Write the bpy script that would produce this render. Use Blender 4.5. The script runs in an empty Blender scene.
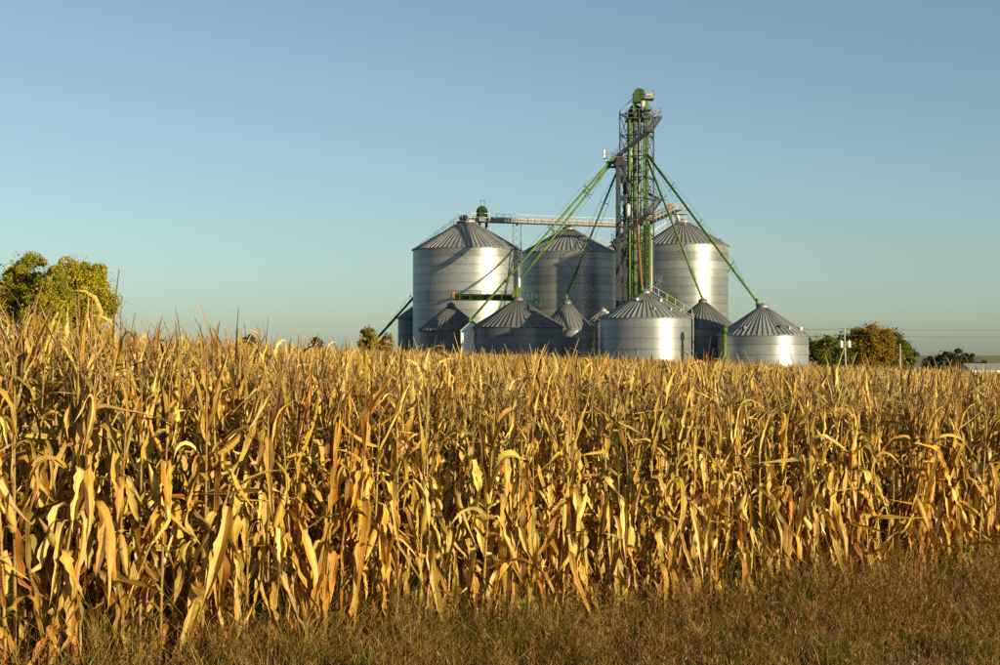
import bpy, math, random
import numpy as np
from mathutils import Vector, Matrix, Euler
R = math.radians
rnd = random.Random(7)
rng = np.random.default_rng(11)

# ------------------------------------------------------------------ camera, sky, sun, exposure
scene = bpy.context.scene
F = 1667.0            # focal length in photograph pixels (1000 px wide)
HC = 2.45             # camera height
HOR = 354.0           # eye level in the photograph
SLOPE = 0.035         # the field falls gently to the right
cam = bpy.data.cameras.new('camera')
cam.lens = F / 1000 * 36
cam.sensor_width = 36
cam.clip_start = 0.1
cam.clip_end = 12000
camo = bpy.data.objects.new('camera', cam)
scene.collection.objects.link(camo)
camo.location = (0, 0, HC)
camo.rotation_euler = (math.pi / 2 + math.atan((HOR - 332.5) / F), 0, 0)
scene.camera = camo

SUN_AZ = R(132)       # clockwise from +Y (the view direction)
SUN_EL = R(7)
world = bpy.data.worlds.new('World')
scene.world = world
world.use_nodes = True
wn, wl_ = world.node_tree.nodes, world.node_tree.links
sky = wn.new('ShaderNodeTexSky')
sky.sky_type = 'NISHITA'
sky.sun_disc = False
sky.sun_elevation = SUN_EL
sky.sun_rotation = SUN_AZ
sky.altitude = 200
sky.air_density = 0.86
sky.dust_density = 0.65
sky.ozone_density = 3.0
bg = wn['Background']
bg.inputs['Strength'].default_value = 0.122
bw = wn.new('ShaderNodeRGBToBW')                     # the whole sky a little less saturated
mxs = wn.new('ShaderNodeMix'); mxs.data_type = 'RGBA'; mxs.inputs[0].default_value = 0.37
wl_.new(sky.outputs['Color'], bw.inputs[0]); wl_.new(sky.outputs['Color'], mxs.inputs[6]); wl_.new(bw.outputs[0], mxs.inputs[7])
tint_ = wn.new('ShaderNodeMix'); tint_.data_type = 'RGBA'; tint_.blend_type = 'MULTIPLY'; tint_.inputs[0].default_value = 1.0
tint_.inputs[7].default_value = (0.975, 1.045, 0.97, 1)
wl_.new(mxs.outputs[2], tint_.inputs[6]); wl_.new(tint_.outputs[2], bg.inputs['Color'])

sun = bpy.data.lights.new('sun', 'SUN')
sun.energy = 5.0
sun.angle = R(0.5)
sun.color = (1.0, 0.845, 0.53)
suno = bpy.data.objects.new('sun', sun)
scene.collection.objects.link(suno)
to_sun = Vector((math.sin(SUN_AZ) * math.cos(SUN_EL), math.cos(SUN_AZ) * math.cos(SUN_EL), math.sin(SUN_EL)))
suno.rotation_euler = to_sun.to_track_quat('Z', 'Y').to_euler()
suno.location = to_sun * 300

scene.view_settings.view_transform = 'Standard'
scene.view_settings.look = 'None'
scene.view_settings.exposure = 0.65
scene.view_settings.gamma = 1.0
scene.render.engine = 'CYCLES'
scene.cycles.use_denoising = False
scene.cycles.sample_clamp_indirect = 1.5
scene.cycles.blur_glossy = 4.0
scene.cycles.caustics_reflective = False
scene.cycles.caustics_refractive = False
scene.cycles.max_bounces = 6
scene.cycles.diffuse_bounces = 3
scene.cycles.glossy_bounces = 3
scene.cycles.transmission_bounces = 4
scene.cycles.transparent_max_bounces = 4

# ------------------------------------------------------------------ helpers
col = scene.collection
WL = {}               # world location of every parent


def gz(x):
    return -SLOPE * 150.0 * math.tanh(x / 150.0)


def P(px, py, Y):
    """photograph pixel + distance -> point"""
    return Vector(((px - 500) / F * Y, Y, HC + (HOR - py) / F * Y))


def PX(px, Y):
    return (px - 500) / F * Y


def tag(o, label, cat, group=None, kind=None):
    if label: o['label'] = label
    if cat: o['category'] = cat
    if group: o['group'] = group
    if kind: o['kind'] = kind
    return o


def empty(name, loc, label, cat, group=None):
    o = bpy.data.objects.new(name, None)
    o.empty_display_size = 0.2
    col.objects.link(o)
    o.location = loc
    WL[o] = Vector(loc)
    return tag(o, label, cat, group)


def add(name, me, parent=None, loc=None):
    o = bpy.data.objects.new(name, me)
    col.objects.link(o)
    if parent is not None:
        o.parent = parent
    if loc is not None:
        o.location = loc
    return o


def mesh_np(name, v, faces, mats, midx=None, uv=None, smooth=False):
    """faces: (n,3) or (n,4) int array"""
    me = bpy.data.meshes.new(name)
    v = np.asarray(v, dtype=np.float32)
    faces = np.asarray(faces, dtype=np.int32)
    n, k = faces.shape
    me.vertices.add(len(v)); me.vertices.foreach_set('co', v.ravel())
    me.loops.add(n * k); me.loops.foreach_set('vertex_index', faces.ravel())
    me.polygons.add(n)
    me.polygons.foreach_set('loop_start', np.arange(0, n * k, k, dtype=np.int32))
    me.polygons.foreach_set('loop_total', np.full(n, k, dtype=np.int32))
    if midx is not None:
        me.polygons.foreach_set('material_index', np.asarray(midx, dtype=np.int32))
    if uv is not None:
        ul = me.uv_layers.new(name='UVMap')
        ul.data.foreach_set('uv', np.asarray(uv, dtype=np.float32)[faces.ravel()].ravel())
    for m in (mats if isinstance(mats, (list, tuple)) else [mats]):
        me.materials.append(m)
    me.update(calc_edges=True)
    me.polygons.foreach_set('use_smooth', np.full(n, bool(smooth)))
    me.validate()
    return me


class MB:
    """collects shapes, in world coordinates, for ONE mesh"""
    def __init__(s):
        s.v, s.f = [], []

    def quad_box(s, c, ax, ay, az):
        b = len(s.v)
        for k in (-1, 1):
            for j in (-1, 1):
                for i in (-1, 1):
                    s.v.append(c + ax * i + ay * j + az * k)
        for f in ((0, 2, 3, 1), (4, 5, 7, 6), (0, 1, 5, 4), (2, 6, 7, 3), (0, 4, 6, 2), (1, 3, 7, 5)):
            s.f.append([b + q for q in f])
        return s

    def box(s, lo, hi):
        lo, hi = Vector(lo), Vector(hi)
        d = (hi - lo) / 2
        return s.quad_box((lo + hi) / 2, Vector((d.x, 0, 0)), Vector((0, d.y, 0)), Vector((0, 0, d.z)))

    def bar(s, a, b, w, h=None, up=Vector((0, 0, 1))):
        a, b = Vector(a), Vector(b)
        h = h or w
        d = b - a
        L = d.length
        if L < 1e-6: return s
        d /= L
        if abs(d.dot(up)) > 0.98: up = Vector((0, 1, 0))
        sx = d.cross(up).normalized()
        uy = sx.cross(d)
        return s.quad_box((a + b) / 2, sx * (w / 2), uy * (h / 2), d * (L / 2))

    def tube(s, pts, rad, n=8, cap=True):
        pts = [Vector(p) for p in pts]
        b0 = len(s.v)
        for i, p in enumerate(pts):
            d = (pts[min(i + 1, len(pts) - 1)] - pts[max(i - 1, 0)]).normalized()
            up = Vector((0, 0, 1)) if abs(d.z) < 0.95 else Vector((0, 1, 0))
            x = d.cross(up).normalized(); y = x.cross(d)
            r = rad[i] if isinstance(rad, (list, tuple)) else rad
            for k in range(n):
                a = 2 * math.pi * k / n
                s.v.append(p + x * (r * math.cos(a)) + y * (r * math.sin(a)))
        for i in range(len(pts) - 1):
            for k in range(n):
                k2 = (k + 1) % n
                s.f.append([b0 + i * n + k, b0 + i * n + k2, b0 + (i + 1) * n + k2, b0 + (i + 1) * n + k])
        if cap:
            s.f.append([b0 + k for k in range(n)][::-1])
            s.f.append([b0 + (len(pts) - 1) * n + k for k in range(n)])
        return s

    def lathe(s, c, prof, n=24, axis='Z'):
        c = Vector(c); b0 = len(s.v)
        for (r, z) in prof:
            for k in range(n):
                a = 2 * math.pi * k / n
                s.v.append(c + Vector((r * math.cos(a), r * math.sin(a), z)))
        for i in range(len(prof) - 1):
            for k in range(n):
                k2 = (k + 1) % n
                s.f.append([b0 + i * n + k, b0 + i * n + k2, b0 + (i + 1) * n + k2, b0 + (i + 1) * n + k])
        return s

    def build(s, name, mat, parent=None, smooth=False):
        off = WL.get(parent, Vector((0, 0, 0))) if parent is not None else Vector((0, 0, 0))
        me = bpy.data.meshes.new(name)
        me.from_pydata([tuple(v - off) for v in s.v], [], s.f)
        me.materials.append(mat)
        if smooth:
            me.polygons.foreach_set('use_smooth', [True] * len(me.polygons))
        me.update()
        o = add(name, me, parent)
        WL[o] = off
        return o


_unit = {}


def bar(name, a, b, w, mat, parent, h=None):
    """a straight member as an object of its own; all members of one material share a unit cube"""
    if mat.name not in _unit:
        m = MB(); m.quad_box(Vector((0, 0, 0)), Vector((.5, 0, 0)), Vector((0, .5, 0)), Vector((0, 0, .5)))
        me = bpy.data.meshes.new('member'); me.from_pydata([tuple(v) for v in m.v], [], m.f)
        me.materials.append(mat); me.update(); _unit[mat.name] = me
    o = add(name, _unit[mat.name], parent)
    a, b = Vector(a), Vector(b)
    d = b - a
    o.location = (a + b) / 2 - WL.get(parent, Vector((0, 0, 0)))
    o.rotation_mode = 'QUATERNION'
    o.rotation_quaternion = d.to_track_quat('Z', 'Y')
    o.scale = (w, h or w, d.length)
    return o


# ------------------------------------------------------------------ materials
def new_mat(name):
    m = bpy.data.materials.new(name); m.use_nodes = True
    nt = m.node_tree
    return m, nt.nodes, nt.links, nt.nodes['Principled BSDF']


def ramp(nodes, stops, interp='LINEAR'):
    r = nodes.new('ShaderNodeValToRGB')
    r.color_ramp.interpolation = interp
    e = r.color_ramp.elements
    while len(e) < len(stops): e.new(0.5)
    for i, (p, c) in enumerate(stops):
        e[i].position = p; e[i].color = (*c, 1)
    return r


def mathn(nodes, links, op, a, b=None):
    n = nodes.new('ShaderNodeMath'); n.operation = op
    for i, q in enumerate((a, b)):
        if q is None: continue
        if isinstance(q, (int, float)): n.inputs[i].default_value = q
        else: links.new(q, n.inputs[i])
    return n.outputs[0]


def mixc(nodes, links, fac, a, b, mode='MIX'):
    n = nodes.new('ShaderNodeMix'); n.data_type = 'RGBA'; n.blend_type = mode
    for s, q in ((n.inputs[0], fac), (n.inputs[6], a), (n.inputs[7], b)):
        if isinstance(q, (int, float)): s.default_value = q
        elif isinstance(q, tuple): s.default_value = (*q, 1)
        else: links.new(q, s)
    return n.outputs[2]


def noise(nodes, links, vec, scale, detail=4, rough=0.55):
    n = nodes.new('ShaderNodeTexNoise')
    n.inputs['Scale'].default_value = scale
    n.inputs['Detail'].default_value = detail
    n.inputs['Roughness'].default_value = rough
    if vec is not None: links.new(vec, n.inputs['Vector'])
    return n.outputs['Fac']


def random_value(nodes, links):
    oi = nodes.new('ShaderNodeObjectInfo'); ge = nodes.new('ShaderNodeNewGeometry')
    s = mathn(nodes, links, 'ADD', oi.outputs['Random'], ge.outputs['Random Per Island'])
    return mathn(nodes, links, 'FRACT', s), oi, ge


def leaf_material(name, stops, transl=0.25, rough=0.5, streak=True, spec=0.35):
    m, n, l, b = new_mat(name)
    rv, oi, ge = random_value(n, l)
    c = ramp(n, stops); l.new(rv, c.inputs[0])
    colr = c.outputs[0]
    tc = n.new('ShaderNodeTexCoord')
    if streak:
        mp = n.new('ShaderNodeMapping'); l.new(tc.outputs['UV'], mp.inputs[0])
        mp.inputs['Scale'].default_value = (11, 1.6, 1)
        cx = n.new('ShaderNodeCombineXYZ'); l.new(rv, cx.inputs[2])
        vm = n.new('ShaderNodeVectorMath'); vm.operation = 'MULTIPLY_ADD'
        l.new(cx.outputs[0], vm.inputs[0]); vm.inputs[1].default_value = (0, 0, 37); l.new(mp.outputs[0], vm.inputs[2])
        st = noise(n, l, vm.outputs[0], 1.0, 3, 0.6)
        sr = ramp(n, [(0.32, (0.45, 0.38, 0.28)), (0.5, (0.95, 0.93, 0.88)), (0.68, (1.18, 1.16, 1.1))]); l.new(st, sr.inputs[0])
        colr = mixc(n, l, 1.0, colr, sr.outputs[0], 'MULTIPLY')
        su = n.new('ShaderNodeSeparateXYZ'); l.new(tc.outputs['UV'], su.inputs[0])
        rib = mathn(n, l, 'ABSOLUTE', mathn(n, l, 'SUBTRACT', su.outputs[0], 0.5))
        rr = n.new('ShaderNodeMapRange'); l.new(rib, rr.inputs[0]); rr.inputs[1].default_value = 0.035; rr.inputs[2].default_value = 0.07; rr.inputs[3].default_value = 0.6; rr.inputs[4].default_value = 0.0
        colr = mixc(n, l, rr.outputs[0], colr, (0.62, 0.47, 0.17))          # pale midrib
        bl = noise(n, l, ge.outputs['Position'], 7.0, 4, 0.65)
        br = ramp(n, [(0.50, (0, 0, 0)), (0.72, (1, 1, 1))]); l.new(bl, br.inputs[0])
        bf = mathn(n, l, 'MULTIPLY', br.outputs[0], 0.55)
        colr = mixc(n, l, bf, colr, (0.19, 0.09, 0.015))
        bp = n.new('ShaderNodeBump'); bp.inputs['Strength'].default_value = 0.6; bp.inputs['Distance'].default_value = 0.006
        l.new(st, bp.inputs['Height']); l.new(bp.outputs[0], b.inputs['Normal'])
    colr = mixc(n, l, 1.0, colr, oi.outputs['Color'], 'MULTIPLY')
    l.new(colr, b.inputs['Base Color'])
    b.inputs['Roughness'].default_value = rough
    b.inputs['Specular IOR Level'].default_value = spec
    t = n.new('ShaderNodeBsdfTranslucent'); l.new(colr, t.inputs['Color'])
    mx = n.new('ShaderNodeMixShader'); mx.inputs[0].default_value = transl
    l.new(b.outputs[0], mx.inputs[1]); l.new(t.outputs[0], mx.inputs[2])
    l.new(mx.outputs[0], n['Material Output'].inputs['Surface'])
    return m


CORN = leaf_material('dry_corn_leaf', [
    (0.0, (0.80, 0.62, 0.26)), (0.12, (0.72, 0.50, 0.12)), (0.25, (0.60, 0.385, 0.05)), (0.38, (0.48, 0.36, 0.07)), (0.48, (0.66, 0.46, 0.11)),
    (0.58, (0.46, 0.22, 0.024)), (0.68, (0.33, 0.135, 0.012)), (0.76, (0.21, 0.08, 0.009)), (0.82, (0.11, 0.038, 0.007)), (0.88, (0.40, 0.31, 0.08)), (1.0, (0.78, 0.59, 0.22))], 0.14, 0.5, True, 0.25)
HUSK = leaf_material('corn_husk', [(0.0, (0.60, 0.46, 0.14)), (0.6, (0.52, 0.36, 0.08)), (1.0, (0.42, 0.26, 0.05))], 0.1)
STALK = leaf_material('corn_stalk', [(0.0, (0.36, 0.24, 0.06)), (0.5, (0.26, 0.155, 0.035)), (0.8, (0.22, 0.12, 0.028)), (1.0, (0.36, 0.26, 0.07))], 0.0, streak=False)
TASSEL = leaf_material('corn_tassel', [(0.0, (0.38, 0.24, 0.08)), (0.5, (0.28, 0.16, 0.05)), (1.0, (0.46, 0.30, 0.10))], 0.1, streak=False)


def patch_leaf_material(name, dry, green, lo, hi, scale, transl=0.25):
    """two palettes mixed in natural patches"""
    m, n, l, b = new_mat(name)
    rv, oi, ge = random_value(n, l)
    c1 = ramp(n, dry); l.new(rv, c1.inputs[0])
    c2 = ramp(n, green); l.new(rv, c2.inputs[0])
    nz = noise(n, l, ge.outputs['Position'], scale, 3, 0.6)
    mr = n.new('ShaderNodeMapRange'); l.new(nz, mr.inputs[0]); mr.inputs[1].default_value = lo; mr.inputs[2].default_value = hi
    colr = mixc(n, l, mr.outputs[0], c1.outputs[0], c2.outputs[0])
    l.new(colr, b.inputs['Base Color']); b.inputs['Roughness'].default_value = 0.6
    b.inputs['Specular IOR Level'].default_value = 0.25
    t = n.new('ShaderNodeBsdfTranslucent'); l.new(colr, t.inputs['Color'])
    mx = n.new('ShaderNodeMixShader'); mx.inputs[0].default_value = transl
    l.new(b.outputs[0], mx.inputs[1]); l.new(t.outputs[0], mx.inputs[2])
    l.new(mx.outputs[0], n['Material Output'].inputs['Surface'])
    return m


GRASS = patch_leaf_material('roadside_grass',
    [(0, (0.24, 0.13, 0.026)), (0.3, (0.36, 0.22, 0.05)), (0.6, (0.13, 0.06, 0.014)), (0.8, (0.56, 0.38, 0.10)), (1, (0.19, 0.16, 0.024))],
    [(0, (0.07, 0.10, 0.012)), (0.4, (0.16, 0.19, 0.02)), (0.6, (0.34, 0.24, 0.05)), (0.8, (0.18, 0.20, 0.024)), (1, (0.20, 0.10, 0.02))], 0.46, 0.60, 0.9, 0.3)
WEED = leaf_material('dry_weed', [(0, (0.21, 0.085, 0.018)), (0.35, (0.10, 0.034, 0.010)), (0.7, (0.27, 0.125, 0.028)), (0.9, (0.12, 0.09, 0.018)), (1, (0.40, 0.26, 0.07))], 0.15, streak=False)


def tree_mat(name, a, b_, lo=0.42, hi=0.6, scale=0.45):
    return patch_leaf_material(name, a, b_, lo, hi, scale, 0.38)


LEAF_YG = tree_mat('yellow_green_leaves',
    [(0, (0.46, 0.38, 0.022)), (0.5, (0.52, 0.40, 0.022)), (1, (0.30, 0.28, 0.02))],
    [(0, (0.15, 0.18, 0.016)), (0.6, (0.24, 0.25, 0.018)), (1, (0.38, 0.32, 0.02))])
LEAF_Y = tree_mat('yellow_leaves',
    [(0, (0.50, 0.36, 0.02)), (0.5, (0.40, 0.26, 0.018)), (1, (0.28, 0.24, 0.018))],
    [(0, (0.10, 0.10, 0.012)), (1, (0.17, 0.13, 0.012))])
LEAF_G = tree_mat('green_leaves',
    [(0, (0.13, 0.16, 0.02)), (0.5, (0.19, 0.20, 0.022)), (1, (0.27, 0.24, 0.024))],
    [(0, (0.06, 0.085, 0.016)), (1, (0.10, 0.115, 0.018))])
LEAF_O = tree_mat('orange_leaves',
    [(0, (0.36, 0.21, 0.018)), (0.5, (0.30, 0.15, 0.016)), (1, (0.26, 0.20, 0.018))],
    [(0, (0.11, 0.12, 0.014)), (1, (0.20, 0.15, 0.014))], 0.48, 0.62)
LEAF_D = tree_mat('dull_green_leaves',
    [(0, (0.060, 0.070, 0.028)), (1, (0.085, 0.09, 0.032))],
    [(0, (0.045, 0.055, 0.025)), (1, (0.065, 0.07, 0.03))])


def plain(name, c, rough=0.55, metal=0.0, var=0.25, scale=3.0, spec=0.4):
    m, n, l, b = new_mat(name)
    ge = n.new('ShaderNodeNewGeometry'); oi = n.new('ShaderNodeObjectInfo')
    nz = noise(n, l, ge.outputs['Position'], scale, 5, 0.65)
    s = mathn(n, l, 'ADD', mathn(n, l, 'MULTIPLY', nz, var * 1.6), mathn(n, l, 'MULTIPLY', oi.outputs['Random'], var * 0.6))
    s = mathn(n, l, 'ADD', s, 1 - var * 1.1)
    v = n.new('ShaderNodeVectorMath'); v.operation = 'SCALE'; v.inputs[0].default_value = c; l.new(s, v.inputs['Scale'])
    l.new(v.outputs[0], b.inputs['Base Color'])
    b.inputs['Roughness'].default_value = rough; b.inputs['Metallic'].default_value = metal
    b.inputs['Specular IOR Level'].default_value = spec
    return m


GREEN = plain('lime_green_paint', (0.082, 0.148, 0.018), 0.6)
DKGREEN = plain('dark_green_paint', (0.028, 0.065, 0.013), 0.55)
STEEL = plain('grey_steel', (0.22, 0.225, 0.22), 0.55, 0.5)
DKSTEEL = plain('dark_steel', (0.05, 0.052, 0.056), 0.6, 0.3)
PALE = plain('pale_galvanised', (0.46, 0.45, 0.41), 0.55, 0.15)
BLUEGREY = plain('blue_grey_steel', (0.022, 0.030, 0.042), 0.65, 0.1)
RUST = plain('rusty_red_pipe', (0.26, 0.09, 0.045), 0.7)
ORANGE = plain('orange_paint', (0.55, 0.16, 0.03), 0.5)
YELLOW = plain('yellow_paint', (0.42, 0.22, 0.03), 0.5)
WHITE = plain('white_paint', (0.72, 0.71, 0.68), 0.5, 0, 0.12)
CREAM = plain('light_galvanised', (0.23, 0.225, 0.20), 0.6, 0.1, 0.4, 1.2)
WOOD = plain('weathered_pole_wood', (0.33, 0.28, 0.22), 0.85, 0, 0.3, 6)
BARK = plain('tree_bark', (0.09, 0.065, 0.045), 0.9, 0, 0.4, 6)
WIRE = plain('wire', (0.06, 0.06, 0.06), 0.6)


def galvanised(name, base, rough, aniso, metal=0.9):
    m, n, l, b = new_mat(name)
    tc = n.new('ShaderNodeTexCoord'); oi = n.new('ShaderNodeObjectInfo'); ge = n.new('ShaderNodeNewGeometry')
    mp = n.new('ShaderNodeMapping'); l.new(ge.outputs['Position'], mp.inputs[0]); mp.inputs['Scale'].default_value = (0.5, 0.5, 1.6)
    nz = noise(n, l, mp.outputs[0], 1.0, 5, 0.6)
    mp2 = n.new('ShaderNodeMapping'); l.new(ge.outputs['Position'], mp2.inputs[0]); mp2.inputs['Scale'].default_value = (2.2, 2.2, 0.12)
    nz2 = noise(n, l, mp2.outputs[0], 1.0, 4, 0.6)
    s = mathn(n, l, 'ADD', mathn(n, l, 'MULTIPLY', nz, 0.35), mathn(n, l, 'MULTIPLY', nz2, 0.25))
    s = mathn(n, l, 'ADD', s, mathn(n, l, 'MULTIPLY', oi.outputs['Random'], 0.38))
    s = mathn(n, l, 'ADD', s, 0.50)
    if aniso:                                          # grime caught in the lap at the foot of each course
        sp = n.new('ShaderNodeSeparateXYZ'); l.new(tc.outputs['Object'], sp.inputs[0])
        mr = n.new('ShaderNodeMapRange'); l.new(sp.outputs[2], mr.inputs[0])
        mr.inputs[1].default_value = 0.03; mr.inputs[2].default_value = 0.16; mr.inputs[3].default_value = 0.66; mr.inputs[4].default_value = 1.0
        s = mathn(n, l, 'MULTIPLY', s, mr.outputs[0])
    v = n.new('ShaderNodeVectorMath'); v.operation = 'SCALE'; v.inputs[0].default_value = base; l.new(s, v.inputs['Scale'])
    l.new(v.outputs[0], b.inputs['Base Color'])
    b.inputs['Metallic'].default_value = metal
    r = mathn(n, l, 'ADD', mathn(n, l, 'MULTIPLY', oi.outputs['Random'], 0.08), mathn(n, l, 'MULTIPLY', nz, 0.10))
    r = mathn(n, l, 'ADD', r, rough - 0.09)
    l.new(r, b.inputs['Roughness'])
    if aniso:
        b.inputs['Anisotropic'].default_value = aniso
        b.inputs['Anisotropic Rotation'].default_value = 0.25
        tg = n.new('ShaderNodeTangent'); tg.direction_type = 'RADIAL'; tg.axis = 'Z'
        l.new(tg.outputs[0], b.inputs['Tangent'])
    return m


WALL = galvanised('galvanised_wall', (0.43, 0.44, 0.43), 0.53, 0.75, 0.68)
SHADEWALL = galvanised('shade_toned_wall', (0.20, 0.215, 0.225), 0.55, 0.75, 0.6)  # darker copy of the wall metal: shade on some low bins put into its colour
SHADEROOF = galvanised('shade_toned_roof', (0.17, 0.17, 0.16), 0.6, 0, 0.2)  # roof copy darkened likewise, shade painted into the base colour
ROOF = galvanised('galvanised_roof', (0.29, 0.295, 0.285), 0.55, 0, 0.3)

# ground
m, n, l, b = new_mat('field_soil')
ge = n.new('ShaderNodeNewGeometry')
nz = noise(n, l, ge.outputs['Position'], 0.7, 6, 0.6)
nz2 = noise(n, l, ge.outputs['Position'], 14.0, 5, 0.7)
c1 = ramp(n, [(0.3, (0.055, 0.036, 0.02)), (0.55, (0.10, 0.07, 0.03)), (0.75, (0.12, 0.10, 0.035))]); l.new(nz, c1.inputs[0])
c3 = ramp(n, [(0.42, (0.34, 0.26, 0.10)), (0.5, (0.22, 0.22, 0.06)), (0.6, (0.40, 0.31, 0.13))]); l.new(noise(n, l, ge.outputs['Position'], 0.012, 2, 0.4), c3.inputs[0])
sy = n.new('ShaderNodeSeparateXYZ'); l.new(ge.outputs['Position'], sy.inputs[0])
my = n.new('ShaderNodeMapRange'); l.new(sy.outputs[1], my.inputs[0]); my.inputs[1].default_value = 240; my.inputs[2].default_value = 262
c2 = ramp(n, [(0.3, (0.6, 0.6, 0.6)), (0.7, (1.3, 1.25, 1.1))]); l.new(nz2, c2.inputs[0])
cm = mixc(n, l, my.outputs[0], c1.outputs[0], c3.outputs[0])
l.new(mixc(n, l, 1.0, cm, c2.outputs[0], 'MULTIPLY'), b.inputs['Base Color'])
b.inputs['Roughness'].default_value = 0.95
bp = n.new('ShaderNodeBump'); bp.inputs['Strength'].default_value = 0.8; bp.inputs['Distance'].default_value = 0.05
l.new(nz2, bp.inputs['Height']); l.new(bp.outputs[0], b.inputs['Normal'])
SOIL = m

# ------------------------------------------------------------------ setting: ground
xs = np.array([-6000, -3000, -1500, -800, -500] + list(range(-400, 401, 20)) + [500, 800, 1500, 3000, 6000], float)
ys = np.array([-400, -100, -30, 0, 10, 20, 40, 80, 150, 300, 600, 1200, 3000, 8000], float)
gx, gy = np.meshgrid(xs, ys)
gv = np.stack([gx.ravel(), gy.ravel(), np.array([gz(x) for x in gx.ravel()])], 1)
nx = len(xs)
gf = [(j * nx + i, j * nx + i + 1, (j + 1) * nx + i + 1, (j + 1) * nx + i) for j in range(len(ys) - 1) for i in range(nx - 1)]
g = add('ground', mesh_np('ground', gv, gf, SOIL))
g['kind'] = 'structure'


# ------------------------------------------------------------------ grain bins
def bin_loc(px, Y):
    x = PX(px, Y)
    return Vector((x, Y, gz(x)))


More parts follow.
